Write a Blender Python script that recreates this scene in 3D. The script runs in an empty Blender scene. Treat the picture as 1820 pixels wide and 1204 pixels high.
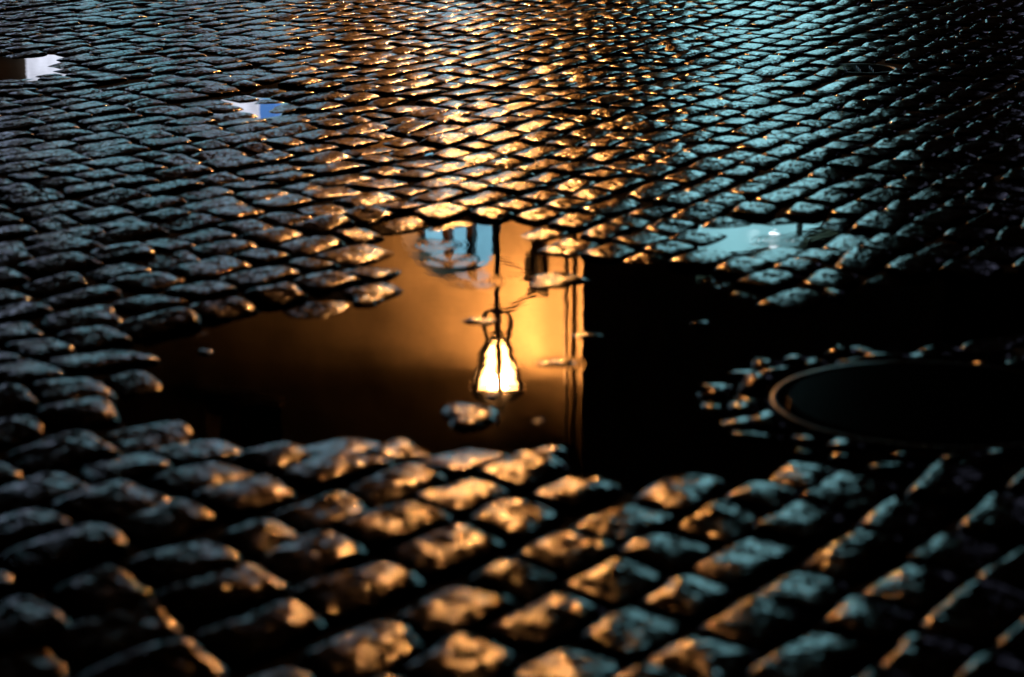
import bpy, bmesh, math, random
import numpy as np
from mathutils import Vector, Matrix

random.seed(11)
rng = np.random.RandomState(11)
S = bpy.context.scene
C = S.collection
R = math.radians

# ------------------------------------------------------------------ camera
H = 1.10                      # camera height above the water level
PITCH = 13.9                  # degrees below the horizon
FPX = 4297.0                  # 85 mm lens on a 36 mm sensor, 1820 px wide
cam_d = bpy.data.cameras.new('camera')
cam_d.lens = 85
cam_d.sensor_width = 36
cam_d.clip_start = 0.05
cam_d.clip_end = 400
cam_d.dof.use_dof = True
cam_d.dof.focus_distance = 9.3
cam_d.dof.aperture_fstop = 3.9
cam = bpy.data.objects.new('camera', cam_d)
cam.location = (0, 0, H)
cam.rotation_euler = (R(90 - PITCH), 0, 0)
C.objects.link(cam)
S.camera = cam

# ------------------------------------------------------------------ night sky
W = bpy.data.worlds.new('World')
S.world = W
W.use_nodes = True
nt = W.node_tree
bg = nt.nodes['Background']
sky = nt.nodes.new('ShaderNodeTexSky')
sky.sky_type = 'NISHITA'
sky.sun_disc = False
sky.sun_elevation = R(-8)
sky.sun_rotation = R(200)
nt.links.new(sky.outputs[0], bg.inputs[0])
bg.inputs[1].default_value = 0.02

S.view_settings.view_transform = 'Standard'
S.view_settings.look = 'None'
S.view_settings.exposure = 0.0
S.view_settings.gamma = 1.0
S.cycles.max_bounces = 6
S.cycles.glossy_bounces = 4
S.cycles.sample_clamp_indirect = 8.0
S.cycles.use_denoising = True

SD, CD = math.sin(R(PITCH)), math.cos(R(PITCH))


def ground(px, py):
    xc, yc = (px - 910) / FPX, (602 - py) / FPX
    t = H / (SD - yc * CD)
    return (xc * t, t * (CD + yc * SD))


def project(X, Y, Z=0.0):
    zc = Y * CD + (H - Z) * SD
    yc = (Y * SD - (H - Z) * CD)
    return 910 + FPX * X / zc, 602 - FPX * yc / zc


# ------------------------------------------------------------------ helpers
def new_mat(name):
    m = bpy.data.materials.new(name)
    m.use_nodes = True
    return m, m.node_tree, m.node_tree.nodes['Principled BSDF']


def plain(name, col, rough=0.5, metal=0.0, spec=0.5, var=0.25, scale=20.0, bump=0.0):
    m, t, b = new_mat(name)
    tc = t.nodes.new('ShaderNodeTexCoord')
    n = t.nodes.new('ShaderNodeTexNoise')
    n.inputs['Scale'].default_value = scale
    n.inputs['Detail'].default_value = 5
    t.links.new(tc.outputs['Object'], n.inputs['Vector'])
    r = t.nodes.new('ShaderNodeValToRGB')
    r.color_ramp.elements[0].position = 0.3
    r.color_ramp.elements[1].position = 0.7
    r.color_ramp.elements[0].color = [c * (1 - var) for c in col] + [1]
    r.color_ramp.elements[1].color = [c * (1 + var) for c in col] + [1]
    t.links.new(n.outputs[0], r.inputs[0])
    t.links.new(r.outputs[0], b.inputs['Base Color'])
    b.inputs['Roughness'].default_value = rough
    b.inputs['Metallic'].default_value = metal
    b.inputs['Specular IOR Level'].default_value = spec
    if bump:
        bp = t.nodes.new('ShaderNodeBump')
        bp.inputs['Strength'].default_value = 1.0
        bp.inputs['Distance'].default_value = bump
        t.links.new(n.outputs[0], bp.inputs['Height'])
        t.links.new(bp.outputs[0], b.inputs['Normal'])
    return m


def glow(name, col, strength, var=0.0, scale=1.2, col2=None):
    """lit glass, lamp glass or a backlit sign"""
    m, t, b = new_mat(name)
    b.inputs['Base Color'].default_value = (0.02, 0.02, 0.02, 1)
    b.inputs['Roughness'].default_value = 0.2
    b.inputs['Emission Strength'].default_value = strength
    b.inputs['Emission Color'].default_value = (*col, 1)
    if var:
        tc = t.nodes.new('ShaderNodeTexCoord')
        n = t.nodes.new('ShaderNodeTexNoise')
        n.inputs['Scale'].default_value = scale
        n.inputs['Detail'].default_value = 3
        t.links.new(tc.outputs['Object'], n.inputs['Vector'])
        r = t.nodes.new('ShaderNodeValToRGB')
        r.color_ramp.elements[0].position = 0.35
        r.color_ramp.elements[1].position = 0.65
        c2 = col2 or [c * (1 - var) for c in col]
        r.color_ramp.elements[0].color = (*c2, 1)
        r.color_ramp.elements[1].color = (*col, 1)
        t.links.new(n.outputs[0], r.inputs[0])
        t.links.new(r.outputs[0], b.inputs['Emission Color'])
    return m


def obj(name, me_or_bm, mat, parent=None, smooth=False):
    if isinstance(me_or_bm, bmesh.types.BMesh):
        me = bpy.data.meshes.new(name)
        bmesh.ops.recalc_face_normals(me_or_bm, faces=me_or_bm.faces[:])
        me_or_bm.to_mesh(me)
        me_or_bm.free()
    else:
        me = me_or_bm
    if mat:
        me.materials.append(mat)
    if smooth:
        me.shade_smooth()
    o = bpy.data.objects.new(name, me)
    C.objects.link(o)
    if parent:
        o.parent = parent
        o.matrix_parent_inverse = Matrix.Translation(-parent.location)
    return o


def tag(o, label=None, cat=None, group=None, kind=None):
    if label: o['label'] = label
    if cat: o['category'] = cat
    if group: o['group'] = group
    if kind: o['kind'] = kind
    return o


def empty(name, loc, label, cat, group=None):
    o = bpy.data.objects.new(name, None)
    o.location = loc
    C.objects.link(o)
    return tag(o, label, cat, group)


def mesh_np(name, V, F):
    me = bpy.data.meshes.new(name)
    me.from_pydata([tuple(map(float, v)) for v in V], [], [tuple(map(int, f)) for f in F])
    me.update()
    return me


def grid_faces(nu, nv, base=0):
    f = []
    for i in range(nu - 1):
        for j in range(nv - 1):
            a = base + i * nv + j
            f.append((a, a + nv, a + nv + 1, a + 1))
    return f


# ------------------------------------------------------------------ materials
def stone_material(name='wet_granite', dark=0.018, light=0.05):
    m, t, b = new_mat(name)
    L = t.links.new
    tc = t.nodes.new('ShaderNodeTexCoord')
    n1 = t.nodes.new('ShaderNodeTexNoise'); n1.inputs['Scale'].default_value = 7; n1.inputs['Detail'].default_value = 4
    n2 = t.nodes.new('ShaderNodeTexNoise'); n2.inputs['Scale'].default_value = 150; n2.inputs['Detail'].default_value = 4; n2.inputs['Roughness'].default_value = 0.6
    n3 = t.nodes.new('ShaderNodeTexNoise'); n3.inputs['Scale'].default_value = 34; n3.inputs['Detail'].default_value = 3
    for n in (n1, n2, n3):
        L(tc.outputs['Object'], n.inputs['Vector'])
    r = t.nodes.new('ShaderNodeValToRGB')
    r.color_ramp.elements[0].color = (dark, dark * 0.95, dark * 0.9, 1)
    r.color_ramp.elements[1].color = (light, light * 0.95, light * 0.88, 1)
    L(n3.outputs[0], r.inputs[0]); L(r.outputs[0], b.inputs['Base Color'])
    mr = t.nodes.new('ShaderNodeMapRange')
    mr.inputs[1].default_value = 0.35; mr.inputs[2].default_value = 0.65
    mr.inputs[3].default_value = 0.06; mr.inputs[4].default_value = 0.14
    L(n1.outputs[0], mr.inputs[0]); L(mr.outputs[0], b.inputs['Roughness'])
    b.inputs['IOR'].default_value = 1.5
    # crystal facets of the granite: every grain leans its own way
    vo = t.nodes.new('ShaderNodeTexVoronoi'); vo.inputs['Scale'].default_value = 125
    L(tc.outputs['Object'], vo.inputs['Vector'])
    v1 = t.nodes.new('ShaderNodeVectorMath'); v1.operation = 'SUBTRACT'; v1.inputs[1].default_value = (0.5, 0.5, 0.5)
    L(vo.outputs['Color'], v1.inputs[0])
    v2 = t.nodes.new('ShaderNodeVectorMath'); v2.operation = 'SCALE'; v2.inputs['Scale'].default_value = 0.12
    L(v1.outputs[0], v2.inputs[0])
    gm = t.nodes.new('ShaderNodeNewGeometry')
    sx = t.nodes.new('ShaderNodeSeparateXYZ'); L(gm.outputs['Normal'], sx.inputs[0])
    ch = t.nodes.new('ShaderNodeMapRange')            # the broken arrises are rougher than the trodden tops
    ch.inputs[1].default_value = 1.0; ch.inputs[2].default_value = 0.75
    ch.inputs[3].default_value = 0.135; ch.inputs[4].default_value = 0.27
    L(sx.outputs['Z'], ch.inputs[0]); L(ch.outputs[0], v2.inputs['Scale'])
    v3 = t.nodes.new('ShaderNodeVectorMath'); v3.operation = 'ADD'
    L(gm.outputs['Normal'], v3.inputs[0]); L(v2.outputs[0], v3.inputs[1])
    v4 = t.nodes.new('ShaderNodeVectorMath'); v4.operation = 'NORMALIZE'; L(v3.outputs[0], v4.inputs[0])
    b1 = t.nodes.new('ShaderNodeBump')
    L(v4.outputs[0], b1.inputs['Normal']); b1.inputs['Strength'].default_value = 1; b1.inputs['Distance'].default_value = 0.0012
    L(n3.outputs[0], b1.inputs['Height'])
    b2 = t.nodes.new('ShaderNodeBump'); b2.inputs['Strength'].default_value = 1; b2.inputs['Distance'].default_value = 0.0003
    L(n2.outputs[0], b2.inputs['Height']); L(b1.outputs[0], b2.inputs['Normal'])
    L(b2.outputs[0], b.inputs['Normal'])
    return m


def water_material(drops):
    m, t, b = new_mat('puddle_water')
    L = t.links.new
    b.inputs['Base Color'].default_value = (0.006, 0.005, 0.004, 1)
    b.inputs['Roughness'].default_value = 0.012
    b.inputs['IOR'].default_value = 1.36
    tc = t.nodes.new('ShaderNodeTexCoord')
    n = t.nodes.new('ShaderNodeTexNoise'); n.inputs['Scale'].default_value = 10; n.inputs['Detail'].default_value = 3
    L(tc.outputs['Object'], n.inputs['Vector'])
    k = t.nodes.new('ShaderNodeMath'); k.operation = 'MULTIPLY'; k.inputs[1].default_value = 0.00016
    L(n.outputs[0], k.inputs[0])
    last = k.outputs[0]
    for (x, y, rad, amp) in drops:           # rings left by single drops
        d = t.nodes.new('ShaderNodeVectorMath'); d.operation = 'DISTANCE'
        d.inputs[1].default_value = (x, y, 0)
        L(tc.outputs['Object'], d.inputs[0])
        s1 = t.nodes.new('ShaderNodeMath'); s1.operation = 'MULTIPLY'; s1.inputs[1].default_value = 2 * math.pi / 0.016
        L(d.outputs['Value'], s1.inputs[0])
        s2 = t.nodes.new('ShaderNodeMath'); s2.operation = 'SINE'; L(s1.outputs[0], s2.inputs[0])
        f = t.nodes.new('ShaderNodeMapRange'); f.interpolation_type = 'SMOOTHSTEP'
        f.inputs[1].default_value = 0.2 * rad; f.inputs[2].default_value = rad
        f.inputs[3].default_value = amp; f.inputs[4].default_value = 0
        L(d.outputs['Value'], f.inputs[0])
        s3 = t.nodes.new('ShaderNodeMath'); s3.operation = 'MULTIPLY'; L(s2.outputs[0], s3.inputs[0]); L(f.outputs[0], s3.inputs[1])
        s4 = t.nodes.new('ShaderNodeMath'); s4.operation = 'ADD'; L(last, s4.inputs[0]); L(s3.outputs[0], s4.inputs[1])
        last = s4.outputs[0]
    bp = t.nodes.new('ShaderNodeBump'); bp.inputs['Strength'].default_value = 1; bp.inputs['Distance'].default_value = 1.0
    L(last, bp.inputs['Height']); L(bp.outputs[0], b.inputs['Normal'])
    return m


STONE = stone_material()
SOIL = plain('wet_grit', (0.005, 0.0045, 0.004), rough=0.8, spec=0.05, var=0.5, scale=120, bump=0.004)
IRON = plain('wet_cast_iron', (0.015, 0.014, 0.013), rough=0.3, metal=0.0, var=0.4, scale=60, bump=0.0008)
LID = plain('dull_worn_iron', (0.003, 0.003, 0.003), rough=0.1, spec=0.1, var=0.4, scale=40, bump=0.0002)
PLASTER = plain('ochre_plaster', (0.42, 0.34, 0.23), rough=0.85, spec=0.2, var=0.36, scale=1.7, bump=0.01)
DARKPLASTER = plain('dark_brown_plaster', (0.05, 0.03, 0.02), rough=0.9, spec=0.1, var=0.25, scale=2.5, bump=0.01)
TRIM = plain('grey_stone_trim', (0.22, 0.17, 0.11), rough=0.8, var=0.25, scale=6, bump=0.006)
DARKMETAL = plain('black_painted_iron', (0.012, 0.012, 0.012), rough=0.35, var=0.3, scale=30)
ZINC = plain('zinc_pipe', (0.42, 0.36, 0.28), rough=0.4, metal=0.5, var=0.2, scale=12)
ROOF = plain('dark_roof_tiles', (0.06, 0.03, 0.02), rough=0.7, var=0.3, scale=8, bump=0.02)
DARKGLASS = plain('unlit_glass', (0.01, 0.01, 0.012), rough=0.08, var=0.2, scale=3)
DARKWOOD = plain('dark_painted_wood', (0.035, 0.02, 0.012), rough=0.5, var=0.3, scale=14)

# ------------------------------------------------------------------ the lie of the ground
PX_POOLS = [   # outline in photo pixels, depth of the hollow, softness (m)
    ([(232, 690), (228, 640), (330, 600), (440, 572), (490, 548), (600, 552), (690, 548), (760, 520), (900, 478),
      (1045, 478), (1150, 470), (1262, 508), (1330, 545), (1440, 562), (1520, 528), (1640, 505), (1900, 500),
      (2000, 600), (1760, 604), (1500, 600), (1375, 622), (1312, 690), (1330, 730), (1372, 780), (1430, 800),
      (1330, 828), (1240, 846), (1100, 838), (1020, 822), (940, 808), (800, 812), (720, 800), (600, 800),
      (480, 798), (390, 800), (290, 798), (268, 768), (225, 740)], 0.037, 0.14),
    ([(700, 410), (880, 408), (930, 470), (900, 540), (720, 540), (690, 470)], 0.029, 0.16),
    ([(1235, 398), (1500, 396), (1505, 440), (1400, 460), (1260, 450)], 0.0215, 0.12),
    ([(375, 186), (420, 163), (512, 168), (512, 208), (440, 216)], 0.0225, 0.17),
    ([(-90, 106), (105, 104), (120, 130), (95, 142), (-90, 150)], 0.022, 0.18),
    ([(630, 190), (725, 190), (725, 268), (630, 275)], 0.0145, 0.16),
    ([(1240, 40), (1420, 40), (1400, 60), (1240, 62)], 0.009, 0.16),
]
POOLS = [([ground(*p) for p in poly], dep, soft) for poly, dep, soft in PX_POOLS]


def sdf(poly, X, Y):
    X = np.asarray(X, float); Y = np.asarray(Y, float)
    d = np.full(X.shape, 1e9)
    inside = np.zeros(X.shape, bool)
    n = len(poly)
    for i in range(n):
        x0, y0 = poly[i]; x1, y1 = poly[(i + 1) % n]
        ex, ey = x1 - x0, y1 - y0
        wx, wy = X - x0, Y - y0
        t = np.clip((wx * ex + wy * ey) / (ex * ex + ey * ey), 0, 1)
        d = np.minimum(d, np.hypot(wx - ex * t, wy - ey * t))
        c = ((y0 > Y) != (y1 > Y)) & (X < ex * (Y - y0) / (ey if abs(ey) > 1e-12 else 1e-12) + x0)
        inside ^= c
    return np.where(inside, -d, d)


WAVES = [(rng.uniform(1.2, 4.5), rng.uniform(0, 6.28), rng.uniform(0, 6.28)) for _ in range(9)]
BASE = 0.016


def terrain(X, Y):
    X = np.asarray(X, float); Y = np.asarray(Y, float)
    z = np.full(X.shape, BASE)
    for k, a, p in WAVES:
        z = z + 0.0030 / k * 1.6 * np.sin(k * (X * math.cos(a) + Y * math.sin(a)) * 1.6 + p)
    for poly, dep, soft in POOLS:
        d = sdf(poly, X, Y)
        t = np.clip((soft - d) / (2 * soft), 0, 1)
        z = z - dep * t * t * (3 - 2 * t)
    return z


# covers set into the paving
MH = ground(1662, 722); MH_R = 0.282
VC = ground(1532, 126); VC_R = 0.13

# ------------------------------------------------------------------ ground sheets
xs = np.linspace(-5.5, 5.5, 221); ys = np.linspace(1.2, 14.2, 261)
GX, GY = np.meshgrid(xs, ys, indexing='ij')
GZ = terrain(GX, GY) - 0.009 - 0.002 * np.clip((5.4 - GY) / 2.2, 0, 1)
dm = np.hypot(GX - MH[0], GY - MH[1])
GZ = np.where(dm < MH_R + 0.10, np.minimum(GZ, -0.006), GZ)
GZ = np.where(dm < MH_R + 0.02, -0.05, GZ)
V = np.stack([GX.ravel(), GY.ravel(), GZ.ravel()], 1)
o = obj('ground', mesh_np('ground', V, grid_faces(221, 261)), SOIL, smooth=True)
tag(o, kind='structure')
bm = bmesh.new()
for x0, x1, y0, y1 in ((-60, 60, 14.2, 90), (-60, -5.5, -20, 14.2), (5.5, 60, -20, 14.2), (-5.5, 5.5, -20, 1.2)):
    bm.faces.new([bm.verts.new(p) for p in ((x0, y0, 0.008), (x1, y0, 0.008), (x1, y1, 0.008), (x0, y1, 0.008))])
FAR = plain('far_wet_paving', (0.02, 0.018, 0.016), rough=0.35, var=0.4, scale=9, bump=0.02)
_t = FAR.node_tree
_v = _t.nodes.new('ShaderNodeTexVoronoi'); _v.inputs['Scale'].default_value = 6.5; _v.feature = 'DISTANCE_TO_EDGE'
_c = _t.nodes.new('ShaderNodeTexCoord'); _t.links.new(_c.outputs['Object'], _v.inputs['Vector'])
_m = _t.nodes.new('ShaderNodeMapRange'); _m.inputs[2].default_value = 0.12; _t.links.new(_v.outputs['Distance'], _m.inputs[0])
_b = _t.nodes.new('ShaderNodeBump'); _b.inputs['Strength'].default_value = 1.0; _b.inputs['Distance'].default_value = 0.012
_t.links.new(_m.outputs[0], _b.inputs['Height'])
_o = next(n for n in _t.nodes if n.type == 'BUMP' and n is not _b)
_t.links.new(_b.outputs[0], _o.inputs['Normal'])
tag(obj('far_ground', bm, FAR), kind='structure')

drops = [(*ground(776, 436), 0.10, 0.00006), (*ground(985, 646), 0.09, 0.00003),
         (*ground(800, 462), 0.10, 0.00005), (*ground(1384, 428), 0.09, 0.00007), (*ground(850, 500), 0.12, 0.00003)]
WATER = water_material(drops)
for poly, dep, soft in POOLS:
    px = [p[0] for p in poly]; py = [p[1] for p in poly]
    if dep < 0.0105:
        continue
    pad = soft + 0.05
    x0, x1, y0, y1 = min(px) - pad, max(px) + pad, min(py) - pad, max(py) + pad
    if poly is POOLS[0][0]:
        y1 += 0.9                        # one sheet with the stones that stand half drowned behind
    elif dep == 0.029 or dep == 0.0215:
        continue
    bm = bmesh.new()
    bm.faces.new([bm.verts.new(p) for p in ((x0, y0, 0), (x1, y0, 0), (x1, y1, 0), (x0, y1, 0))])
    tag(obj('puddle', bm, WATER), kind='structure')


# ------------------------------------------------------------------ cobblestones
def stone_points(n, m, seed, dome, edge, corner, lump):
    """unit stone: local x, y in [-1, 1], z from a domed top with worn arrises"""
    r = np.random.RandomState(seed)
    a = np.concatenate([[-1, -0.97, -0.91], np.linspace(-0.78, 0.78, n - 6), [0.91, 0.97, 1]])
    b = np.concatenate([[-1, -0.97, -0.91], np.linspace(-0.78, 0.78, m - 6), [0.91, 0.97, 1]])
    A, B = np.meshgrid(a, b, indexing='ij')
    x = A * np.sqrt(1 - corner * B * B / 2); y = B * np.sqrt(1 - corner * A * A / 2)
    rr = (np.abs(A) ** 4.5 + np.abs(B) ** 4.5) ** (1 / 4.5)
    mm = np.clip((np.abs(A) ** 8 + np.abs(B) ** 8) ** (1 / 8), 0, 1.05)
    z = -dome * rr ** 2 - edge * np.clip((mm - 0.78) / 0.19, 0, 1.3) ** 2.2
    for _ in range(6):
        k = r.uniform(1.5, 5.0); an = r.uniform(0, 6.28); p = r.uniform(0, 6.28)
        z = z + lump / k * np.sin(k * (A * math.cos(an) + B * math.sin(an)) + p)
    # uneven outline
    ang = np.arctan2(B, A)
    wob = 1 + 0.05 * np.sin(2 * ang + r.uniform(0, 6.28)) + 0.04 * np.sin(3 * ang + r.uniform(0, 6.28))
    x = x * wob; y = y * wob
    edge_mask = (np.abs(A) > 0.999) | (np.abs(B) > 0.999)
    z = np.where(edge_mask, z - 0.028, z)
    return x, y, z


def Fp(X):
    return 1.0 + 1.05 / (1 + np.exp(-(X + 0.27) / 0.25))


XS = np.linspace(-6, 6, 4801)
FX = np.concatenate([[0], np.cumsum((Fp(XS[1:]) + Fp(XS[:-1])) / 2 * np.diff(XS))])
FX = FX - np.interp(0, XS, FX) + 5.5
A_ROW, K_ROW = 0.222, 0.085

stones = []        # (row, index in row, centre, t_hat, q_hat, half length, half width, seed)
for row in range(-60, 80):
    sc = 1 + K_ROW * XS
    Yr = FX + row * A_ROW * sc + rng.normal(0, 0.012) + 0.012 * np.sin(2.6 * XS + rng.uniform(0, 6.28)) + 0.006 * np.sin(7 * XS + rng.uniform(0, 6.28))
    seg = np.concatenate([[0], np.cumsum(np.hypot(np.diff(XS), np.diff(Yr)))])
    s = rng.uniform(0, 0.15)
    idx = 0
    while s < seg[-1] - 0.3:
        ln = float(np.clip(rng.normal(0.168, 0.032), 0.105, 0.25))
        c = s + ln / 2
        X = float(np.interp(c, seg, XS)); Y = float(np.interp(c, seg, Yr))
        s += ln
        if not (1.55 < Y < 13.5 and abs(X) < 0.235 * Y + 1.1):
            continue
        idx += 1
        X2 = float(np.interp(c + 0.02, seg, XS)); Y2 = float(np.interp(c + 0.02, seg, Yr))
        th = np.array([X2 - X, Y2 - Y]); th /= np.linalg.norm(th)
        nh = np.array([th[1], -th[0]])
        sp = A_ROW * (1 + K_ROW * X) * th[0]
        stones.append((row, idx, X, Y, th, nh, ln / 2, sp / 2, len(stones)))


def stone_mesh(X, Y, th, nh, hl, hw, seed, n, m, z_extra=0.0, tilt=1.0, gap=0.0020, lump=0.0016):
    r = np.random.RandomState(seed + 1000)
    near = min(1.0, max(0.0, (5.4 - Y) / 2.2))
    nd = near * r.uniform(0.002, 0.006)
    dome = r.uniform(0.0005, 0.0026) + nd; edge = r.uniform(0.0018, 0.0036) + near * r.uniform(0.0005, 0.003)
    x, y, z = stone_points(n, m, seed, dome, edge, r.uniform(0.10, 0.32), lump)
    if near > 0:                     # hewn, pitted tops where the camera is close enough to see them
        for _ in range(18):
            k = r.uniform(7, 38); an = r.uniform(0, 6.28); p = r.uniform(0, 6.28)
            z = z + near * r.uniform(0.008, 0.023) * hl / k * np.sin(k * (x * math.cos(an) + y * hw / hl * math.sin(an)) + p)
    gap = gap - 0.0032 * near
    hl = hl - gap + r.uniform(-0.006, 0.004); hw = hw - gap + r.uniform(-0.006, 0.004)
    rot = r.normal(0, 0.07)
    th = np.array([th[0] * math.cos(rot) - th[1] * math.sin(rot), th[0] * math.sin(rot) + th[1] * math.cos(rot)])
    nh = np.array([th[1], -th[0]])
    lx, ly = x * hl, y * hw
    shear = 0.30 + r.uniform(-0.12, 0.12)
    wx = lx * th[0] + ly * (nh[0] - shear * th[0])
    wy = lx * th[1] + ly * (nh[1] - shear * th[1])
    e = 0.06
    T0 = float(terrain(X, Y))
    gx = float(terrain(X + e, Y) - terrain(X - e, Y)) / (2 * e)
    gy = float(terrain(X, Y + e) - terrain(X, Y - e)) / (2 * e)
    gx = np.clip(gx, -0.12, 0.12) * 0.6 + r.normal(0, 0.024) * tilt
    gy = np.clip(gy, -0.12, 0.12) * 0.6 + r.normal(0, 0.022) * tilt
    z0 = T0 + r.normal(0, 0.0017) + z_extra + 0.8 * nd
    wz = z + gx * wx + gy * wy
    return np.stack([wx.ravel(), wy.ravel(), wz.ravel()], 1), z0


visible = []
rest_V, rest_F, nrest = [], [], 0
cands = []
for st in stones:
    row, idx, X, Y, th, nh, hl, hw, seed = st
    if math.hypot(X - MH[0], Y - MH[1]) < MH_R + 0.135 or math.hypot(X - VC[0], Y - VC[1]) < VC_R + 0.015:
        continue
    near = Y < 4.6
    n, m = (40, 30) if near else ((13, 11) if Y < 7.5 else (10, 9))
    P, z0 = stone_mesh(X, Y, th, nh, hl, hw, seed, n, m)
    if z0 + P[:, 2].max() < 0.0005:
        continue                              # wholly under the opaque water
    u, v = project(X, Y, z0)
    size = 1.0 / (Y * Y + H * H)
    infr = -20 < u < 1840 and -10 < v < 1225
    cands.append((size if infr else -1.0, st, P, z0, n, m, u, v))

order = sorted(range(len(cands)), key=lambda i: -cands[i][0])
singles = set(i for i in order[:285] if cands[i][0] > 0)
ORD = ['first', 'second', 'third', 'fourth', 'fifth', 'sixth', 'seventh', 'eighth', 'ninth', 'tenth', 'eleventh', 'twelfth',
       'thirteenth', 'fourteenth', 'fifteenth', 'sixteenth', 'seventeenth', 'eighteenth', 'nineteenth']
ORD += ['twentieth'] + ['twenty-' + w for w in ORD[:9]] + ['thirtieth'] + ['thirty-' + w for w in ORD[:9]]
ORD += ['fortieth'] + ['forty-' + w for w in ORD[:9]] + ['fiftieth'] + ['fifty-' + w for w in ORD[:9]]
rows_used = sorted({cands[i][1][0] for i in singles})
row_no = {r_: k for k, r_ in enumerate(rows_used)}
by_row = {}
for i in singles:
    by_row.setdefault(cands[i][1][0], []).append(i)
GROUP = 'wet cobblestones of the square'
for r_, lst in by_row.items():
    lst.sort(key=lambda i: cands[i][1][3])
    for k, i in enumerate(lst):
        _, st, P, z0, n, m, u, v = cands[i]
        me = mesh_np('cobblestone', P, grid_faces(n, m))
        o = obj('cobblestone', me, STONE, smooth=True)
        o.location = (st[2], st[3], z0)
        look = 'bluish' if u < 520 else ('amber-lit' if u < 1090 else ('teal-tinged' if u < 1500 else 'black'))
        tag(o, '%s cobblestone, %s from near end of the %s slanting row from right' % (look, ORD[k], ORD[row_no[r_]]),
            'cobblestone', GROUP)
for i, (_, st, P, z0, n, m, u, v) in enumerate(cands):
    if i in singles:
        continue
    Q = P + np.array([st[2], st[3], z0])
    rest_V.append(Q)
    rest_F += grid_faces(n, m, nrest)
    nrest += len(Q)
me = mesh_np('distant_cobblestones', np.concatenate(rest_V), rest_F)
o = obj('distant_cobblestones', me, STONE, smooth=True)
tag(o, 'many smaller wet cobblestones farther across the square beyond the puddle', 'cobblestones', kind='stuff')

# stone tips that stand out of the puddle: photo pixel centre, width, height (px), label
TIPS = [
    (836, 741, 112, 44, 0.0078, 'rough stone tip blazing amber in the puddle, straight below the mirrored lantern'),
    (985, 646, 62, 13, 0.003, 'flat amber stone tip in the puddle right of the mirrored lantern'),
    (1042, 597, 52, 9, 0.003, 'thin stone tip crossing the mirrored corner of the wall'),
    (975, 806, 66, 18, 0.008, 'small amber stone tip at the near edge of the puddle under the mirrored corner'),
    (712, 791, 52, 16, 0.006, 'small amber tip at the near shore of the puddle, left of the brightest stone'),
    (985, 500, 110, 26, 0.005, 'flat smooth wet stone in the puddle above the mirrored glowing wall'),
    (655, 536, 66, 20, 0.007, 'amber stone tip at the far left shore of the puddle'),
    (690, 487, 46, 14, 0.005, 'pale blue and amber stone tip left of the mirrored blue doorway'),
    (858, 572, 62, 13, 0.004, 'knobbly amber stone tip just above the mirrored lantern'),
    (1408, 549, 44, 9, 0.004, 'ring-like teal stone tip at the far right of the dark water'),
    (1484, 525, 40, 18, 0.009, 'single pointed teal stone standing in the dark water'),
    (1245, 576, 30, 8, 0.004, 'tiny teal stone tip alone in the black water'),
    (875, 706, 18, 11, 0.004, 'tiny bright stone speck right under the mirrored lantern'),
    (956, 751, 22, 11, 0.003, 'tiny amber speck of stone in the puddle right of the brightest stone'),
    (365, 627, 26, 9, 0.004, 'tiny blue stone tip in the left arm of the puddle'),
    (240, 672, 44, 10, 0.006, 'thin bluish stone tip at the left end of the puddle'),
]
for k, (px, py, w, h, zt, lab) in enumerate(TIPS):
    X, Y = ground(px, py)
    sx = H / (SD - (602 - py) / FPX * CD) / FPX
    X1, Y1 = ground(px, py - h / 2); X2, Y2 = ground(px, py + h / 2)
    a, b = w * sx / 2, abs(Y1 - Y2) / 2
    r = np.random.RandomState(500 + k)
    lean = math.tan(((py + 463) / FPX - math.radians(14.6)) / 2) if 600 < px < 1050 else 0.0
    lean_x = (884 - px) / FPX / 0.54 if 600 < px < 1000 else 0.0
    nr, na = 16, 48
    Vt = [(0, 0, zt)]
    ph = r.uniform(0, 6.28, 5)
    bump_n = [(r.uniform(60, 240), r.uniform(0, 6.28), r.uniform(0, 6.28)) for _ in range(12)]
    for i in range(1, nr + 1):
        q = i / nr * 1.25
        for j in range(na):
            an = 2 * math.pi * j / na
            wob = 1 + 0.14 * math.sin(2 * an + ph[0]) + 0.10 * math.sin(3 * an + ph[1]) + 0.06 * math.sin(5 * an + ph[2])
            x, y = a * q * wob * math.cos(an), b * q * wob * math.sin(an)
            z = zt * (1 - q ** 5) + 0.0003 * sum(
                math.sin(kk * (x * math.cos(pp) + y * math.sin(pp)) + qq) for kk, pp, qq in bump_n) / 2
            z -= lean * y + lean_x * x
            if i == nr:
                z -= 0.015
            Vt.append((x, y, z))
    Ft = [(0, 1 + j, 1 + (j + 1) % na) for j in range(na)]
    for i in range(nr - 1):
        for j in range(na):
            p = 1 + i * na + j; p2 = 1 + i * na + (j + 1) % na
            Ft.append((p, p + na, p2 + na, p2))
    o = obj('stone_tip', mesh_np('stone_tip', np.array(Vt), Ft), STONE, smooth=True)
    o.location = (X, Y, 0)
    tag(o, lab, 'cobblestone', 'stone tips standing out of the puddle')


# ------------------------------------------------------------------ covers in the paving
def ring(bm, r0, r1, z0, z1, seg=72, bev=0.004):
    prof = [(r0, z0), (r0, z1 - bev), (r0 + bev, z1), (r1 - bev, z1), (r1, z1 - bev), (r1, z0)]
    cols = []
    for j in range(seg):
        a = 2 * math.pi * j / seg
        cols.append([bm.verts.new((p[0] * math.cos(a), p[0] * math.sin(a), p[1])) for p in prof])
    for j in range(seg):
        c0, c1 = cols[j], cols[(j + 1) % seg]
        for i in range(len(prof) - 1):
            bm.faces.new((c0[i], c1[i], c1[i + 1], c0[i + 1]))


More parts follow.
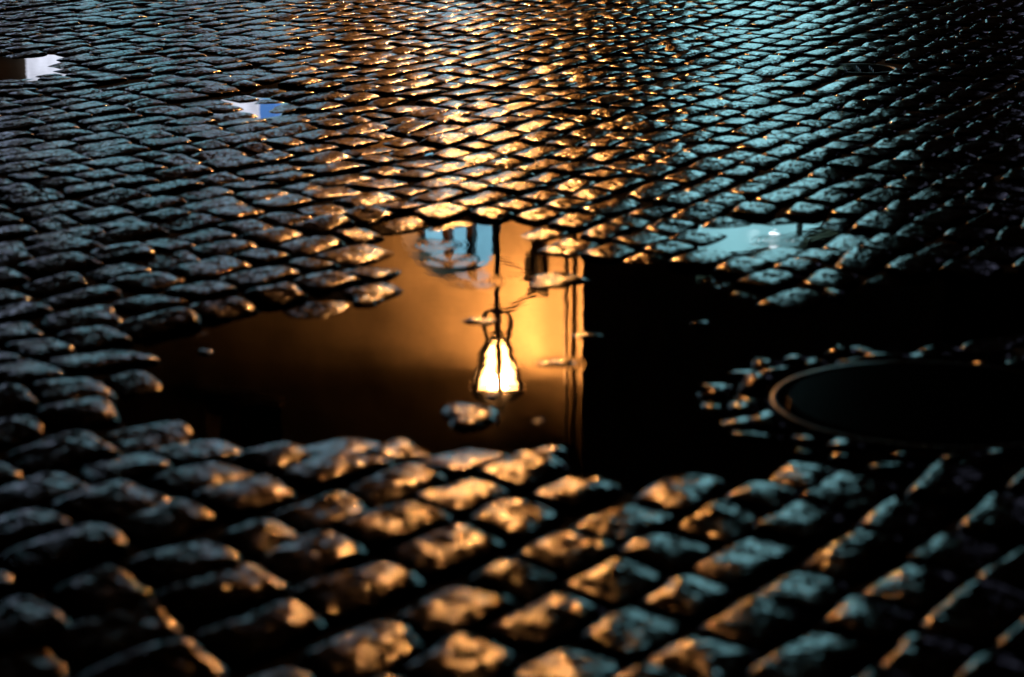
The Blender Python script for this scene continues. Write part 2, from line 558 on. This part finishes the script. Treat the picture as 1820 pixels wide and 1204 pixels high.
def disc(bm, r, z, seg=64, zb=-0.03):
    c = bm.verts.new((0, 0, z))
    t = [bm.verts.new((r * math.cos(2 * math.pi * j / seg), r * math.sin(2 * math.pi * j / seg), z)) for j in range(seg)]
    b = [bm.verts.new((v.co.x, v.co.y, zb)) for v in t]
    for j in range(seg):
        k = (j + 1) % seg
        bm.faces.new((c, t[j], t[k])); bm.faces.new((t[k], t[j], b[j], b[k]))


def box(bm, x0, x1, y0, y1, z0, z1):
    v = [bm.verts.new(p) for p in ((x0, y0, z0), (x1, y0, z0), (x1, y1, z0), (x0, y1, z0),
                                   (x0, y0, z1), (x1, y0, z1), (x1, y1, z1), (x0, y1, z1))]
    for f in ((0, 3, 2, 1), (4, 5, 6, 7), (0, 1, 5, 4), (1, 2, 6, 5), (2, 3, 7, 6), (3, 0, 4, 7)):
        bm.faces.new([v[i] for i in f])


mz = 0.004
mh = empty('manhole_cover', (MH[0], MH[1], mz), 'large round dark iron manhole cover set among small stones', 'manhole cover')
bm = bmesh.new(); ring(bm, MH_R - 0.016, MH_R, -0.04, 0.004)
obj('frame', bm, IRON, mh, True).matrix_parent_inverse = Matrix()
bm = bmesh.new(); disc(bm, MH_R - 0.034, 0.006)
obj('lid', bm, LID, mh).matrix_parent_inverse = Matrix()
vz = float(terrain(VC[0], VC[1])) - 0.012
vc = empty('valve_cover', (VC[0], VC[1], vz), 'small round iron valve cover glinting far off on the right', 'valve cover')
bm = bmesh.new(); ring(bm, VC_R - 0.022, VC_R, -0.03, 0.008, 48)
obj('frame', bm, IRON, vc, True).matrix_parent_inverse = Matrix()
bm = bmesh.new(); disc(bm, VC_R - 0.026, 0.006, 48)
for i in range(-2, 3):
    for j in range(-2, 3):
        if math.hypot(i, j) * 0.045 < VC_R - 0.05:
            box(bm, i * 0.045 - 0.013, i * 0.045 + 0.013, j * 0.045 - 0.013, j * 0.045 + 0.013, 0.004, 0.011)
obj('lid', bm, LID, vc).matrix_parent_inverse = Matrix()

# rubble of small broken setts packed round the cover's frame: one uncountable mass
Vr, Fr, nb = [], [], 0
for ringk in range(2):
    rad = MH_R + 0.036 + ringk * 0.056
    cnt = int(2 * math.pi * rad / 0.084)
    for j in range(cnt):
        a = 2 * math.pi * (j + rng.uniform(-0.3, 0.3)) / cnt
        rr = rad + rng.uniform(-0.010, 0.010)
        X, Y = MH[0] + rr * math.cos(a), MH[1] + rr * math.sin(a)
        x, y, z = stone_points(10, 9, int(rng.randint(1e6)), 0.005, 0.009, 0.3, 0.003)
        hl, hw = rng.uniform(0.038, 0.056), rng.uniform(0.024, 0.034)
        ta = a + math.pi / 2 + rng.normal(0, 0.35)
        wx = x * hl * math.cos(ta) - y * hw * math.sin(ta); wy = x * hl * math.sin(ta) + y * hw * math.cos(ta)
        zt = 0.009 - 0.003 * ringk + rng.normal(0, 0.0025)
        wz = z + zt + rng.normal(0, 0.10) * wx + rng.normal(0, 0.10) * wy
        Q = np.stack([(X + wx).ravel(), (Y + wy).ravel(), wz.ravel()], 1)
        Vr.append(Q); Fr += grid_faces(10, 9, nb); nb += len(Q)
o = obj('stone_rubble', mesh_np('stone_rubble', np.concatenate(Vr), Fr), STONE, smooth=True)
tag(o, 'collar of small broken stones packed round the large manhole cover', 'rubble', kind='stuff')

# ------------------------------------------------------------------ the corner house behind the square
LY = 20.5
LX = (884 - 910) / FPX * (LY * CD + 5.3 * SD)
LZ = 4.2
nin = np.array([0.58, 0.8146]); dl = np.array([-0.8146, 0.58])      # into the wall, along it to the left
foot = np.array([LX, LY]) + 0.62 * nin
CORNER_S = None


def plane_hit(px, py, p0, nrm):
    """where the mirrored sight line of a photo pixel meets an upright plane"""
    xc, yc = (px - 910) / FPX, (602 - py) / FPX
    d = np.array([xc, CD + yc * SD, SD - yc * CD])
    t = (p0[0] * nrm[0] + p0[1] * nrm[1]) / (d[0] * nrm[0] + d[1] * nrm[1])
    return d[0] * t, d[1] * t, -H + d[2] * t


def sA(px, py):
    x, y, z = plane_hit(px, py, foot, nin)
    return float((x - foot[0]) * dl[0] + (y - foot[1]) * dl[1]), float(z)


s_corner = sA(1036, 560)[0]
corner = foot + s_corner * dl


def sB(px, py):
    """along the side wall, which runs back from the corner"""
    x, y, z = plane_hit(px, py, corner, -dl)
    return float((x - corner[0]) * nin[0] + (y - corner[1]) * nin[1]), float(z)


class Frame:
    """boxes in a wall's own frame: along it, out of it (towards the square), up"""
    def __init__(self, org, along, out):
        self.o, self.a, self.n = org, along, out

    def pt(self, s, n, z):
        p = self.o + s * self.a + n * self.n
        return (float(p[0]), float(p[1]), float(z))

    def box(self, bm, s0, s1, n0, n1, z0, z1):
        v = [bm.verts.new(self.pt(*p)) for p in ((s0, n0, z0), (s1, n0, z0), (s1, n1, z0), (s0, n1, z0),
                                                 (s0, n0, z1), (s1, n0, z1), (s1, n1, z1), (s0, n1, z1))]
        for f in ((0, 3, 2, 1), (4, 5, 6, 7), (0, 1, 5, 4), (1, 2, 6, 5), (2, 3, 7, 6), (3, 0, 4, 7)):
            bm.faces.new([v[i] for i in f])


FA = Frame(foot, dl, -nin)                 # lamp-side wall
FB = Frame(corner, nin, -dl)               # side wall to the right
house = empty('corner_house', FA.pt(s_corner, 0, 0), 'ochre corner house with lit ground floor shops, mirrored in the puddle', 'house')


def wall_with_holes(frame, s0, s1, z0, z1, holes, depth, skip_arch=None):
    """a wall slab cut by rectangular holes (s0, s1, z0, z1), built of butted blocks"""
    bm = bmesh.new()
    ss = sorted({s0, s1, *[h[0] for h in holes], *[h[1] for h in holes]})
    for a, b in zip(ss[:-1], ss[1:]):
        if b - a < 1e-5:
            continue
        mid = (a + b) / 2
        zc = z0
        for h in sorted([h for h in holes if h[0] < mid < h[1]], key=lambda h: h[2]):
            if h[2] > zc + 1e-4:
                frame.box(bm, a, b, -depth, 0, zc, h[2])
            zc = h[3]
        if z1 > zc + 1e-4:
            frame.box(bm, a, b, -depth, 0, zc, z1)
    bmesh.ops.remove_doubles(bm, verts=bm.verts[:], dist=1e-4)
    return bm


WALL_H = 10.5
# openings, from where the photo shows them in the water
sa_l, za_t = sA(702, 492); sa_r, _ = sA(891, 480)
arch_s0, arch_s1 = sa_r, sa_l
arch_top = sA(800, 496)[1]
holes = [(arch_s0, arch_s1, 0.02, arch_top)]
shop_top = 2.75
shop_s = [(sA(560, 300)[0], sA(330, 300)[0]), (sA(310, 300)[0], sA(60, 300)[0]), (sA(0, 300)[0], sA(-330, 300)[0]), (sA(-380, 300)[0], sA(-800, 300)[0])]
for a, b in shop_s:
    holes.append((a, b, 0.45, shop_top))
wu0, wz0 = sA(500, 722); wu1, _ = sA(364, 722)
ups = [(wu0, wu1, wz0, wz0 + 2.0)]
step = 2.6
for k in range(1, 4):
    ups.append((wu0 + k * step, wu1 + k * step, wz0, wz0 + 2.0))
for u_ in list(ups):
    ups.append((u_[0], u_[1], u_[2] + 3.3, min(u_[3] + 3.0, WALL_H - 0.6)))
holes += ups
bm = wall_with_holes(FA, s_corner + 0.002, 16.0, -0.05, WALL_H, holes, 0.34)
# side wall with the wide teal shop window
tb0, tz1 = sB(1238, 452); tb1, _ = sB(1488, 452)
teal_top = sB(1370, 452)[1]
w2 = wall_with_holes(FB, 0.34, 7.058, -0.05, WALL_H, [(tb0, tb1, 0.5, teal_top)], 0.34)
obj('wall', bm, PLASTER, house)
obj('side_wall', w2, PLASTER, house)
# rear and roof close the body of the house
bm = bmesh.new()
FA.box(bm, s_corner + 0.002, 16.0, -7.4, -7.06, -0.05, WALL_H)
FA.box(bm, 16.002, 16.3, -7.4, 0, -0.05, WALL_H)
obj('rear_wall', bm, PLASTER, house)
bm = bmesh.new()
ov = 0.45
base = [FA.pt(s_corner - ov, ov, WALL_H), FA.pt(16.3 + ov, ov, WALL_H), FA.pt(16.3 + ov, -7.4 - ov, WALL_H), FA.pt(s_corner - ov, -7.4 - ov, WALL_H)]
b = [bm.verts.new(p) for p in base]
b2 = [bm.verts.new((p[0], p[1], p[2] + 0.18)) for p in base]
r0 = bm.verts.new(FA.pt(s_corner + 5, -3.7, WALL_H + 3)); r1 = bm.verts.new(FA.pt(11, -3.7, WALL_H + 3))
bm.faces.new(b)
for i in range(4):
    bm.faces.new((b[i], b[(i + 1) % 4], b2[(i + 1) % 4], b2[i]))
bm.faces.new((b2[0], b2[1], r1, r0)); bm.faces.new((b2[1], b2[2], r1)); bm.faces.new((b2[2], b2[3], r0, r1)); bm.faces.new((b2[3], b2[0], r0))
obj('roof', bm, ROOF, house)
bm = bmesh.new()
FA.box(bm, s_corner, 16.0, 0.003, 0.10, 4.35 + 0.35, 4.35 + 0.5)
# string course is only above the shops on the left
bm.free()

# dark upper windows: sashes set back in the reveals
for (a, b_, z0, z1) in ups:
    bm = bmesh.new()
    t_ = 0.06
    FA.box(bm, a, a + t_, -0.29, -0.23, z0, z1); FA.box(bm, b_ - t_, b_, -0.29, -0.23, z0, z1)
    FA.box(bm, a + t_, b_ - t_, -0.29, -0.23, z0, z0 + t_); FA.box(bm, a + t_, b_ - t_, -0.29, -0.23, z1 - t_, z1)
    mid = (a + b_) / 2
    FA.box(bm, mid - 0.025, mid + 0.025, -0.285, -0.235, z0 + t_, z1 - t_)
    w = obj('window', bm, DARKWOOD, house)
    bm = bmesh.new()
    FA.box(bm, a + t_, b_ - t_, -0.275, -0.265, z0 + t_, z1 - t_)
    g = obj('pane', bm, DARKGLASS, w)
    g.matrix_parent_inverse = Matrix.Translation(-house.location) if False else Matrix()
    bm = bmesh.new(); FA.box(bm, a - 0.06, b_ + 0.06, 0.003, 0.09, z0 - 0.09, z0 - 0.003)
    g = obj('sill', bm, TRIM, w); g.matrix_parent_inverse = Matrix()

# lit shop windows
BLUE = glow('cool_shop_light', (0.17, 0.43, 0.52), 2.0, 0.5, 0.6, (0.28, 0.29, 0.42))
TEAL = glow('teal_shop_light', (0.29, 0.66, 0.74), 3.0, 0.25, 0.7)
DOORBLUE = glow('blue_door_light', (0.22, 0.54, 0.72), 2.8, 0.3, 2.5)


def shop_window(frame, a, b_, z0, z1, mat, bars, parent, frame_mat=DARKWOOD):
    bm = bmesh.new(); t_ = 0.05
    frame.box(bm, a, a + t_, -0.2, -0.12, z0, z1); frame.box(bm, b_ - t_, b_, -0.2, -0.12, z0, z1)
    frame.box(bm, a + t_, b_ - t_, -0.2, -0.12, z0, z0 + t_); frame.box(bm, a + t_, b_ - t_, -0.2, -0.12, z1 - t_, z1)
    for q in bars:
        frame.box(bm, q - 0.03, q + 0.03, -0.195, -0.125, z0 + t_, z1 - t_)
    w = obj('shop_window', bm, frame_mat, parent)
    bm = bmesh.new(); frame.box(bm, a + t_, b_ - t_, -0.18, -0.165, z0 + t_, z1 - t_)
    g = obj('pane', bm, mat, w); g.matrix_parent_inverse = Matrix()
    return w


for a, b_ in shop_s:
    shop_window(FA, a, b_, 0.45, shop_top, BLUE, [a + (b_ - a) * 0.36, a + (b_ - a) * 0.7], house)
shop_window(FB, tb0, tb1, 0.5, teal_top, TEAL, [sB(1442, 440)[0]], house)

# arched doorway: stone spandrels make the round head, glazed doors inside
ac, ar = (arch_s0 + arch_s1) / 2, (arch_s1 - arch_s0) / 2
spring = arch_top - ar
bm = bmesh.new()
N = 24
for side in (0, 1):
    for k in range(N // 2):
        t0, t1 = math.pi / 2 * k / (N // 2), math.pi / 2 * (k + 1) / (N // 2)
        if side:
            t0, t1 = math.pi - t0, math.pi - t1
        p0 = (ac + ar * math.cos(t0), spring + ar * math.sin(t0)); p1 = (ac + ar * math.cos(t1), spring + ar * math.sin(t1))
        edge_s = arch_s1 if not side else arch_s0
        ring_ = []
        for n_ in (-0.002, -0.338):
            ring_.append([bm.verts.new(FA.pt(p0[0], n_, p0[1])), bm.verts.new(FA.pt(p1[0], n_, p1[1])),
                          bm.verts.new(FA.pt(p1[0], n_, arch_top - 0.001)), bm.verts.new(FA.pt(p0[0], n_, arch_top - 0.001))])
        f, bk = ring_
        bm.faces.new(f); bm.faces.new(bk[::-1])
        for q in range(4):
            bm.faces.new((f[q], f[(q + 1) % 4], bk[(q + 1) % 4], bk[q]))
arch = obj('door_arch', bm, PLASTER, house)
bm = bmesh.new()
for q in (0.0, 0.2, 0.44, 0.66, 0.98):
    sq = arch_s0 + (arch_s1 - arch_s0) * q
    FA.box(bm, sq - 0.035, sq + 0.035, -0.31, -0.24, 0.05, arch_top)
for z_ in (0.05, 1.1, 2.45):
    FA.box(bm, arch_s0 + 0.03, arch_s1 - 0.03, -0.30, -0.25, z_, z_ + 0.07)
door_top = sA(800, 483)[1]
FA.box(bm, arch_s0 + 0.001, arch_s1 - 0.001, -0.334, -0.312, door_top + 0.002, arch_top)  # dark board above the pane stands in for the unlit arch head
FA.box(bm, arch_s1 - 0.13, arch_s1 - 0.031, -0.311, -0.27, 0.051, arch_top)  # dark strip likewise stands in for the dark left reveal
dr = obj('door', bm, DARKWOOD, house)
bm = bmesh.new(); FA.box(bm, arch_s0, arch_s1, -0.335, -0.315, 0.05, door_top)
g = obj('pane', bm, DOORBLUE, dr); g.matrix_parent_inverse = Matrix()

# rain pipe on the pier by the corner
bm = bmesh.new()
ps, _ = sA(1014, 600)
p = FA.pt(ps, 0.07, 0)
bmesh.ops.create_cone(bm, cap_ends=True, segments=20, radius1=0.022, radius2=0.022, depth=WALL_H - 0.1,
                      matrix=Matrix.Translation((p[0], p[1], (WALL_H - 0.1) / 2 + 0.05)))
pipe = obj('rain_pipe', bm, ZINC, house, True)
for z_ in (1.2, 3.1, 5.0, 7.0, 9.0):
    bm = bmesh.new()
    FA.box(bm, ps - 0.048, ps + 0.048, 0.002, 0.118, z_, z_ + 0.04)
    g = obj('pipe_clip', bm, DARKMETAL, pipe); g.matrix_parent_inverse = Matrix()

# ------------------------------------------------------------------ street lamp on its post, tied to the wall
def lathe(bm, prof, x, y, seg=20):
    cols = []
    for j in range(seg):
        a = 2 * math.pi * j / seg
        cols.append([bm.verts.new((x + r * math.cos(a), y + r * math.sin(a), z)) for r, z in prof])
    for j in range(seg):
        c0, c1 = cols[j], cols[(j + 1) % seg]
        for i in range(len(prof) - 1):
            bm.faces.new((c0[i], c1[i], c1[i + 1], c0[i + 1]))


def bar(bm, p0, p1, r):
    p0, p1 = Vector(p0), Vector(p1)
    d = p1 - p0
    M = Matrix.Translation((p0 + p1) / 2) @ d.to_track_quat('Z', 'Y').to_matrix().to_4x4()
    bmesh.ops.create_cone(bm, cap_ends=True, segments=10, radius1=r, radius2=r, depth=d.length, matrix=M)


def lantern_z(py):
    return plane_hit(884, py, np.array([LX, LY]), np.array([0, 1.0]))[2]


gz0, gz1 = lantern_z(608), lantern_z(685)         # glass: narrow foot to wide head
lamp = empty('street_lamp', (LX, LY, 0), 'glowing street lamp with tapered glass lantern, mirrored white in the puddle', 'street lamp')
bm = bmesh.new()
lathe(bm, [(0.0, 0), (0.17, 0), (0.17, 0.12), (0.12, 0.2), (0.11, 0.75), (0.07, 0.82), (0.06, 0.9), (0.028, 1.1),
           (0.024, gz0 - 0.32), (0.05, gz0 - 0.30), (0.05, gz0 - 0.26), (0.025, gz0 - 0.22), (0.03, gz0 - 0.10), (0.075, gz0 - 0.06), (0.075, gz0 - 0.03), (0.0, gz0 - 0.03)], LX, LY)
obj('pole', bm, DARKMETAL, lamp, True)
LROT = R(-90 + 5)
r0_, r1_ = 0.10, 0.235


def lc(k, r, z):
    a = LROT + k * math.pi / 3
    return (LX + r * math.cos(a), LY + r * math.sin(a), z)


bm = bmesh.new()
for k in range(6):
    bar(bm, lc(k, r0_, gz0), lc(k, r1_, gz1), 0.026)
    bar(bm, lc(k, r0_, gz0), lc(k + 1, r0_, gz0), 0.013)
    bar(bm, lc(k, r1_, gz1), lc(k + 1, r1_, gz1), 0.015)
    bar(bm, (LX, LY, gz0 - 0.05), lc(k, r0_, gz0), 0.012)
    # scrolls under the lantern
    pts = [(0.03, -0.30), (0.10, -0.27), (0.135, -0.18), (0.12, -0.08), (0.10, -0.01)]
    for q0, q1 in zip(pts[:-1], pts[1:]):
        bar(bm, lc(k, q0[0], gz0 + q0[1]), lc(k, q1[0], gz0 + q1[1]), 0.016)
obj('lantern_frame', bm, DARKMETAL, lamp)
LAMPGLASS = glow('lit_lamp_glass', (1.0, 0.40, 0.10), 60.0)
_t = LAMPGLASS.node_tree                     # clear glass that glows: the bulb's light passes through it
_mx = _t.nodes.new('ShaderNodeMixShader'); _mx.inputs[0].default_value = 0.55
_tr = _t.nodes.new('ShaderNodeBsdfTransparent')
_t.links.new(_t.nodes['Principled BSDF'].outputs[0], _mx.inputs[1]); _t.links.new(_tr.outputs[0], _mx.inputs[2])
_t.links.new(_mx.outputs[0], _t.nodes['Material Output'].inputs[0])
BULB = glow('lit_bulb', (1.0, 0.41, 0.115), 16500.0)
bm = bmesh.new(); lathe(bm, [(0.0, gz1 - 0.015), (0.085, gz1 - 0.015), (0.095, gz1 - 0.03), (0.06, gz1 - 0.05), (0.0, gz1 - 0.055)], LX, LY)
obj('bulb', bm, BULB, lamp, True)
for k in range(6):
    bm = bmesh.new()
    e = 0.012
    q = [lc(k, r0_ - e, gz0 + e), lc(k + 1, r0_ - e, gz0 + e), lc(k + 1, r1_ - e, gz1 - e), lc(k, r1_ - e, gz1 - e)]
    c = Vector((LX, LY, (gz0 + gz1) / 2))
    inn = [tuple(Vector(p) + (c - Vector(p)).normalized() * 0.006) for p in q]
    v = [bm.verts.new(p) for p in q]; w = [bm.verts.new(p) for p in inn]
    bm.faces.new(v); bm.faces.new(w[::-1])
    for i in range(4):
        bm.faces.new((v[i], v[(i + 1) % 4], w[(i + 1) % 4], w[i]))
    obj('glass_pane', bm, LAMPGLASS, lamp)
bm = bmesh.new()
prof = [(r1_ + 0.055, gz1 + 0.012), (r1_ + 0.055, gz1 + 0.03), (0.15, gz1 + 0.15), (0.09, gz1 + 0.17), (0.07, gz1 + 0.24), (0.0, gz1 + 0.27)]
prev = None
for r_, z_ in prof:
    cur = [bm.verts.new(lc(k, max(r_, 0.002), z_)) for k in range(6)]
    if prev:
        for k in range(6):
            bm.faces.new((prev[k], prev[(k + 1) % 6], cur[(k + 1) % 6], cur[k]))
    else:
        bm.faces.new(cur[::-1])
    prev = cur
obj('cap', bm, DARKMETAL, lamp)
bm = bmesh.new(); lathe(bm, [(0.0, gz1 + 0.26), (0.02, gz1 + 0.27), (0.035, gz1 + 0.30), (0.02, gz1 + 0.34), (0.0, gz1 + 0.40)], LX, LY, 12)
obj('finial', bm, DARKMETAL, lamp, True)
# stay from the post to a plate on the wall
px_s, px_z = sA(958, 518)
bm = bmesh.new()
pp = FA.pt(px_s, 0.02, px_z)
bar(bm, (LX, LY, gz0 - 0.24), pp, 0.02)
bar(bm, (LX, LY, gz0 - 0.75), FA.pt(px_s, 0.02, px_z - 0.12), 0.012)
FA.box(bm, px_s - 0.10, px_s + 0.10, 0.002, 0.05, px_z - 0.02, px_z + 0.02)
obj('wall_stay', bm, DARKMETAL, lamp)

# dark meter box on the pier
jb = empty('meter_box', FA.pt(px_s, 0, 0), 'small black box on the lit wall beside the street lamp', 'box')
_, bz1 = sA(957, 490); _, bz0 = sA(957, 466)
bm = bmesh.new()
FA.box(bm, px_s - 0.07, px_s + 0.07, 0.002, 0.12, bz0 - 0.08, bz1)
obj('case', bm, DARKMETAL, jb)
bm = bmesh.new(); FA.box(bm, px_s - 0.085, px_s + 0.085, 0.002, 0.14, bz1 + 0.002, bz1 + 0.02)
obj('lid', bm, DARKMETAL, jb)

# ------------------------------------------------------------------ signs in the shops
WHITE = glow('white_sign_light', (0.80, 0.84, 1.0), 2.2, 0.35, 4.0)
SBLUE = glow('blue_sign_light', (0.10, 0.28, 0.75), 1.6)
s1, z1_ = sA(478, 212); s2, z2_ = sA(408, 166)
sg = empty('shop_sign', FA.pt(s1, 0, z2_), 'bright white shop sign with a blue end, mirrored in a far left puddle', 'sign')
bm = bmesh.new(); FA.box(bm, s1, s2, 0.05, 0.14, z2_, z1_); obj('white_panel', bm, WHITE, sg)
s0, _ = sA(505, 200)
bm = bmesh.new(); FA.box(bm, s0, s1 - 0.004, 0.055, 0.135, z2_, z1_ + 0.03); obj('blue_panel', bm, SBLUE, sg)
s3, z3 = sA(66, 146); s4, z4 = sA(185, 96)
sg = empty('shop_sign', FA.pt(s3, 0, z4), 'plain white glowing panel mirrored at the left edge of the picture', 'sign')
bm = bmesh.new(); FA.box(bm, s3 - 0.0, s4, 0.05, 0.14, z4, z3) if s4 > s3 else FA.box(bm, s4, s3, 0.05, 0.14, z4, z3)
obj('white_panel', bm, WHITE, sg)

ls, lz = sB(1384, 427)
lp = empty('pendant_lamp', FB.pt(ls, -0.05, lz), 'small white globe lamp hanging in the wide teal shop window', 'lamp')
GLOBE = glow('white_globe_light', (0.85, 0.95, 1.0), 9.0)
bm = bmesh.new(); bmesh.ops.create_uvsphere(bm, u_segments=20, v_segments=12, radius=0.055, matrix=Matrix.Translation(FB.pt(ls, -0.05, lz)))
obj('globe', bm, GLOBE, lp, True)
bm = bmesh.new(); p_ = FB.pt(ls, -0.05, 0); bar(bm, (p_[0], p_[1], lz + 0.055), (p_[0], p_[1], teal_top - 0.002), 0.008)
obj('cord', bm, DARKMETAL, lp)

# ------------------------------------------------------------------ a second house on the right side of the square
hb = empty('far_house', (9.0, 28, 0), 'dark house on the right with one faint lilac window', 'house')
FC = Frame(np.array([5.9, 28.0]), np.array([1.0, 0.0]), np.array([0.0, -1.0]))
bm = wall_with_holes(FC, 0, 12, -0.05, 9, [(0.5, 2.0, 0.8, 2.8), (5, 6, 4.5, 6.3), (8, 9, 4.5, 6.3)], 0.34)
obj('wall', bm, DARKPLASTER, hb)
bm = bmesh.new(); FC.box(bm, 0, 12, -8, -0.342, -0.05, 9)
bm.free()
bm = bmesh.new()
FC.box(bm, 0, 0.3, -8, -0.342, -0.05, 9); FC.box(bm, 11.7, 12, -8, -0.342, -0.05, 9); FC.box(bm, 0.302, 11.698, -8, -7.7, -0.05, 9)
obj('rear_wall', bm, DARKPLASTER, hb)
bm = bmesh.new()
bb = [bm.verts.new(FC.pt(*p)) for p in ((-.4, .4, 9.002), (12.4, .4, 9.002), (12.4, -8.4, 9.002), (-.4, -8.4, 9.002))]
ra = bm.verts.new(FC.pt(0.5, -4, 12.5)); rb = bm.verts.new(FC.pt(11.5, -4, 12.5))
bm.faces.new(bb); bm.faces.new((bb[0], bb[1], rb, ra)); bm.faces.new((bb[1], bb[2], rb)); bm.faces.new((bb[2], bb[3], ra, rb)); bm.faces.new((bb[3], bb[0], ra))
obj('roof', bm, ROOF, hb)
LILAC = glow('lilac_window_light', (0.45, 0.48, 0.75), 0.6, 0.3, 1.5)
shop_window(FC, 0.5, 2.0, 0.8, 2.8, LILAC, [1.25], hb)
for a in (5, 8):
    bm = bmesh.new(); FC.box(bm, a, a + 1, -0.27, -0.25, 4.5, 6.3); obj('window', bm, DARKGLASS, hb)
